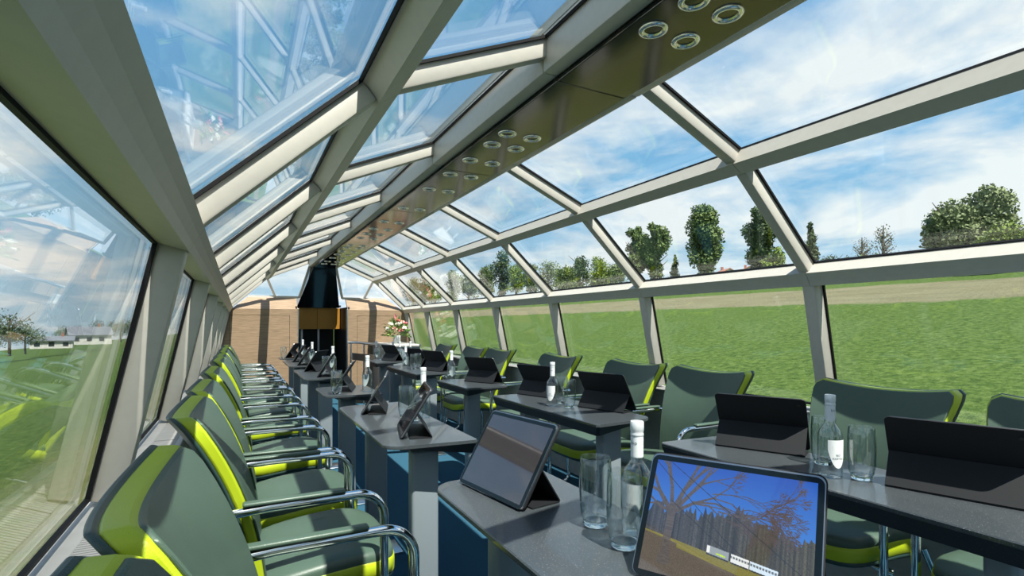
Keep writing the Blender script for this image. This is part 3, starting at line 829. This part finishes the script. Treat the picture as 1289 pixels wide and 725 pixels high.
mx1 = n.new('ShaderNodeMixRGB'); l.new(sb.outputs[0], mx1.inputs[0]); l.new(g1.outputs[0], mx1.inputs[1]); l.new(g2.outputs[0], mx1.inputs[2])
ax = n.new('ShaderNodeMath'); ax.operation = 'ABSOLUTE'; l.new(sp.outputs['X'], ax.inputs[0])
s3 = step(5.0, 8.0, ax.outputs[0])
mx2 = n.new('ShaderNodeMixRGB'); l.new(s3.outputs[0], mx2.inputs[0]); l.new(g3.outputs[0], mx2.inputs[1]); l.new(mx1.outputs[0], mx2.inputs[2])
l.new(mx2.outputs[0], b.inputs['Base Color'])
bp = n.new('ShaderNodeBump'); bp.inputs['Strength'].default_value = .9; bp.inputs['Distance'].default_value = .25
l.new(noise(3.0, 6).outputs['Fac'], bp.inputs['Height']); l.new(bp.outputs[0], b.inputs['Normal'])
xs = [-600, -300, -150, -80, -40, -20, -8, 2, 8, 16, 24, 32, 40, 48, 56, 62, 75, 100, 160, 300, 700]
ys = [-400, -200, -100, -50, -20, 0, 20, 40, 60, 80, 110, 160, 240, 400, 700]
V = [(x, y, ground_z(x, y)) for y in ys for x in xs]; nx = len(xs)
m = MB(); m.add(V, [(j * nx + i, j * nx + i + 1, (j + 1) * nx + i + 1, (j + 1) * nx + i) for j in range(len(ys) - 1) for i in range(nx - 1)], gm)
land = m.build('meadow_ground', smooth=True, angle=60); tag(land, 'green meadow with a pale ploughed strip outside the windows', kind='stuff')
for p in land.data.polygons:
    if p.normal.z < 0: p.flip()

LEAFM = {}
def leaf_mat(nm, c1, c2):
    if nm in LEAFM: return LEAFM[nm]
    LEAFM[nm] = mat('leaves_' + nm, c1, .6, noise=(.9, c2, .35, .65), spec=.2); return LEAFM[nm]
BARK = mat('bark', (.10, .08, .06), .9)
def make_tree(name, base, height, width, label, shape='round', col='mid', nleaf=6400, trunk=.12, seed=1, group='trees along the far field edge', leafsize=1.0, bare=False):
    rg = random.Random(seed)
    cols = {'mid': ((.065, .105, .028), (.115, .160, .045)), 'dark': ((.040, .072, .028), (.075, .105, .040)), 'pale': ((.13, .165, .070), (.19, .22, .11)), 'fresh': ((.11, .165, .022), (.17, .23, .04)), 'bare': ((.16, .13, .09), (.13, .14, .07))}
    lm = leaf_mat(col, *cols[col])
    e = empty(name, base); tag(e, label, 'tree', group)
    m = MB(); tr = height * .022 + .05
    m.tube([(0, 0, -.5), (rg.uniform(-.1, .1), 0, height * .3), (rg.uniform(-.3, .3), 0, height * .6), (0, 0, height * .88)], [tr * 1.2, tr, tr * .7, tr * .25], BARK, 7)
    for k in range(16 if bare else 9):
        z = height * rg.uniform(.22, .7); a = rg.uniform(0, 6.28); L = min(width * rg.uniform(.25, .48), (height * .95 - z) / .9)
        m.tube([(0, 0, z), (L * .5 * math.cos(a), L * .5 * math.sin(a), z + L * .45), (L * math.cos(a), L * math.sin(a), z + L * .9)], [tr * .45, tr * .3, tr * .12], BARK, 5)
    m.build('trunk', e)
    blobs = []
    if shape == 'column':
        nb = 22
        for k in range(nb):
            t = (k + .5) / nb; z = height * (trunk + (1 - trunk) * t); rad = width / 2 * (math.sin(min(1, t * 1.25 + .12) * math.pi * .5) if t < .65 else math.sqrt(max(.05, 1 - ((t - .65) / .40) ** 2)))
            a = rg.uniform(0, 6.28); q = rad * rg.uniform(.25, .6)
            blobs.append((q * math.cos(a), q * math.sin(a), z, rad * rg.uniform(.5, .75)))
    elif shape == 'cone':
        for k in range(18):
            t = (k + .5) / 18; z = height * (trunk + (1 - trunk) * t); rad = width / 2 * (1 - t * .92)
            a = rg.uniform(0, 6.28); blobs.append((rad * .35 * math.cos(a), rad * .35 * math.sin(a), z, rad * .72 + .15))
    else:
        for k in range(40):
            th, ph = rg.uniform(0, 6.28), math.asin(rg.uniform(-.75, 1)); q = rg.uniform(.35, .72)
            hz = height * (1 - trunk) / 2
            blobs.append((width / 2 * q * math.cos(th) * math.cos(ph), width / 2 * q * math.sin(th) * math.cos(ph), height * trunk + hz + hz * q * math.sin(ph), min(width, height) * rg.uniform(.13, .21)))
    rn = np.random.default_rng(seed); B = np.array(blobs); N = nleaf
    wts = B[:, 3] ** 2; idx = rn.choice(len(B), N, p=wts / wts.sum())
    d = rn.normal(size=(N, 3)); d /= np.linalg.norm(d, axis=1, keepdims=True)
    r = B[idx, 3] * (rn.uniform(0.45, 1.05, N))
    c = B[idx, :3] + d * r[:, None]
    sz = (height * .012 + .07) * leafsize * rn.uniform(.6, 1.4, N)
    t1 = rn.normal(size=(N, 3)); t1 /= np.linalg.norm(t1, axis=1, keepdims=True)
    t2 = np.cross(t1, d + rn.normal(size=(N, 3)) * .5); t2 /= np.linalg.norm(t2, axis=1, keepdims=True) + 1e-9
    P = np.stack([c - t1 * sz[:, None], c + t2 * sz[:, None] * .7, c + t1 * sz[:, None], c - t2 * sz[:, None] * .7], 1).reshape(-1, 3)
    me = bpy.data.meshes.new('foliage'); me.from_pydata(P.tolist(), [], np.arange(4 * N).reshape(N, 4).tolist()); me.materials.append(lm)
    o = bpy.data.objects.new('foliage', me); COL.objects.link(o); o.parent = e; o['kind'] = 'stuff'
    return e
CT, ST = math.cos(.4818), math.sin(.4818)
def on_ground(u, D):
    """world place of a far thing: bearing as image column u, sideways distance D to the coach"""
    a = (u - 644.5) / 657.07; k = (a * CT + ST) / (CT - a * ST)
    if abs(D) < 1e-6: return None
    x = CAMX + D; y = D / k
    return x, y, ground_z(x, y), x * 0 + D * ST + y * CT
def tree_at(u, vtop, wpx, D, label, name='field_tree', vbase=None, **kw):
    x, y, z, d = on_ground(u, D)
    ztop = CAMZ + (408.56 - vtop) / 657.07 * d
    make_tree(name, (x, y, z - .2), ztop - z + .2, wpx / 657.07 * d, label, **kw)
tree_at(885, 262, 48, 72, 'tall broad poplar standing alone between two window bars', 'poplar_tree', shape='column', col='mid', seed=2, nleaf=10400, trunk=.06)
tree_at(800, 288, 34, 76, 'left one of two round-topped poplars close together', 'poplar_tree', shape='column', col='mid', seed=3, nleaf=7600, trunk=.10)
tree_at(826, 283, 34, 78, 'right one of two round-topped poplars close together', 'poplar_tree', shape='column', col='mid', seed=4, nleaf=7600, trunk=.10)
tree_at(955, 263, 40, 70, 'tall dark poplar partly behind the slanted window bar', 'poplar_tree', shape='column', col='dark', seed=5, nleaf=8400, trunk=.06)
tree_at(1020, 280, 32, 66, 'dark pointed conifer right of the slanted window bar', 'conifer_tree', shape='cone', col='dark', seed=6, nleaf=5200, trunk=.02)
tree_at(850, 321, 22, 70, 'small dark fir between the poplars', 'conifer_tree', shape='cone', col='dark', seed=7, nleaf=3000, trunk=.02)
tree_at(975, 306, 36, 62, 'light green bush at the foot of the dark poplar', 'field_bush', shape='round', col='fresh', seed=8, nleaf=3600, trunk=.0)
tree_at(1112, 275, 34, 78, 'thin bare tree with few leaves left of the willows', 'bare_tree', shape='round', col='bare', seed=9, nleaf=420, trunk=.2, bare=True, leafsize=.7)
tree_at(1085, 292, 30, 80, 'smaller bare tree left of the willows', 'bare_tree', shape='round', col='bare', seed=10, nleaf=300, trunk=.2, bare=True, leafsize=.7)
tree_at(1195, 250, 78, 64, 'pale willow with rounded crown, left of the largest tree', 'willow_tree', shape='round', col='pale', seed=11, nleaf=10400, trunk=.04)
tree_at(1240, 231, 80, 68, 'largest rounded grey-green tree at the right edge', 'willow_tree', shape='round', col='pale', seed=12, nleaf=11200, trunk=.05)
tree_at(1268, 275, 66, 60, 'fresh green bush below the largest tree', 'field_bush', shape='round', col='fresh', seed=13, nleaf=5200, trunk=.0)
tree_at(1320, 262, 60, 62, 'dark tree cut off by the right edge', 'field_tree', shape='round', col='dark', seed=14, nleaf=5200, trunk=.04)
lowb = sorted([(1050, 320, 50), (1095, 316, 60), (1140, 314, 60), (1000, 330, 40), (900, 342, 60), (1180, 326, 70), (760, 340, 60), (715, 348, 60)])
for i, (u, vt, wp) in enumerate(lowb):
    tree_at(u, vt, wp, 61 + (i % 3) * 3, 'low green hedge bush at the field edge below the trees, %s from the left' % (['first','second','third','fourth','fifth','sixth','seventh','eighth'][i]), 'hedge_bush', shape='round', col=('mid', 'dark', 'fresh')[i % 3], seed=20 + i, nleaf=2200, trunk=.0, group='hedge bushes at the field edge')
fl = sorted([(612, 326, 22), (632, 318, 24), (650, 322, 22), (668, 324, 22), (690, 332, 26), (712, 326, 26), (730, 316, 24), (752, 326, 26), (775, 324, 26), (590, 334, 22), (570, 342, 20), (548, 348, 20), (520, 352, 20), (535, 344, 18)])
for i, (u, vt, wp) in enumerate(fl):
    tree_at(u, vt, wp * 1.25, 62 + (i * 7) % 14, '%s tree from the left in the far wood behind the right side windows' % ('first' if i == 0 else ORD[i]), 'wood_tree', shape='round' if i % 3 else 'column', col=('mid', 'dark', 'fresh', 'mid', 'pale')[i % 5], seed=40 + i, nleaf=3000, trunk=.03, group='trees of the far wood')

WALLW = mat('house_render_white', (.62, .60, .56), .8); ROOFR = mat('roof_tiles_red', (.30, .11, .07), .8); ROOFG = mat('roof_grey_panels', (.16, .17, .19), .4); WIN = mat('house_window', (.03, .035, .04), .2)
def house(base, w, d, h, rh, rz, roofm, label):
    e = empty('farm_house', base, rz); tag(e, label, 'house')
    m = MB(); m.box((0, 0, h / 2), (w, d, h), WALLW)
    m.add([(-w / 2, -d / 2, h), (-w / 2, d / 2, h), (-w / 2, 0, h + rh), (w / 2, -d / 2, h), (w / 2, d / 2, h), (w / 2, 0, h + rh)], [(0, 2, 1), (3, 4, 5)], WALLW); m.build('walls', e)
    for s in (-1, 1):
        m = MB(); o = .5; k = rh / (d / 2)
        a = [(-w / 2 - o, s * (d / 2 + o), h - o * k), (w / 2 + o, s * (d / 2 + o), h - o * k), (w / 2 + o, 0, h + rh), (-w / 2 - o, 0, h + rh)]
        bb = [(x, y, z + .18) for x, y, z in a]
        m.add(a + bb, [(0, 1, 2, 3), (7, 6, 5, 4), (0, 4, 5, 1), (1, 5, 6, 2), (2, 6, 7, 3), (3, 7, 4, 0)], roofm); m.build('roof_slope', e)
    for i in range(int(w // 3)):
        for s in (-1, 1):
            m = MB(); m.box((-w / 2 + 1.5 + i * 3, s * (d / 2 + .02), h * .55), (1.2, .06, 1.2), WIN); m.build('window', e)
    m = MB(); m.box((w * .25, 0, h + rh + .4), (.6, .6, 1.4), ROOFR); m.build('chimney', e)
def left_ground(u, Y):
    a = (u - 644.5) / 657.07; k = (a * CT + ST) / (CT - a * ST); return CAMX + k * Y, Y, ground_z(CAMX + k * Y, Y) + 2.2
house(left_ground(112, 205), 10, 8, 3.0, 2.3, R(20), ROOFG, 'white house with grey roof in the left window')
house(left_ground(66, 190), 9, 6, 2.2, 1.0, R(10), ROOFG, 'long low shed with pale roof beside the white house')
x, y, z, d = on_ground(912, 130); house((x, y, z - 1), 8, 6, 2.6, 1.8, R(60), ROOFR, 'distant house with red roof between the two tall poplars')
x, y, z, d = on_ground(940, 146); house((x, y, z - 1), 8, 6, 2.6, 1.8, R(50), ROOFR, 'distant house with red roof just left of the dark poplar')
for i, (u, Y, h, w, c) in enumerate(((-20, 170, 10, 14, 'mid'), (12, 170, 11, 11, 'dark'), (32, 175, 7, 12, 'mid'), (90, 250, 8, 18, 'mid'), (130, 250, 9, 18, 'dark'), (152, 250, 8, 16, 'mid'), (172, 255, 9, 18, 'dark'), (192, 260, 10, 20, 'mid'))):
    bx, by, bz = left_ground(u, Y)
    make_tree('hedge_tree', (bx, by, bz - .2), h, w, 'tree on the flat horizon in the left window, %s from the left' % ORD[i].replace('nearest the camera', 'first'), 'round', c, 1500, .05, 80 + i, 'trees on the left horizon')
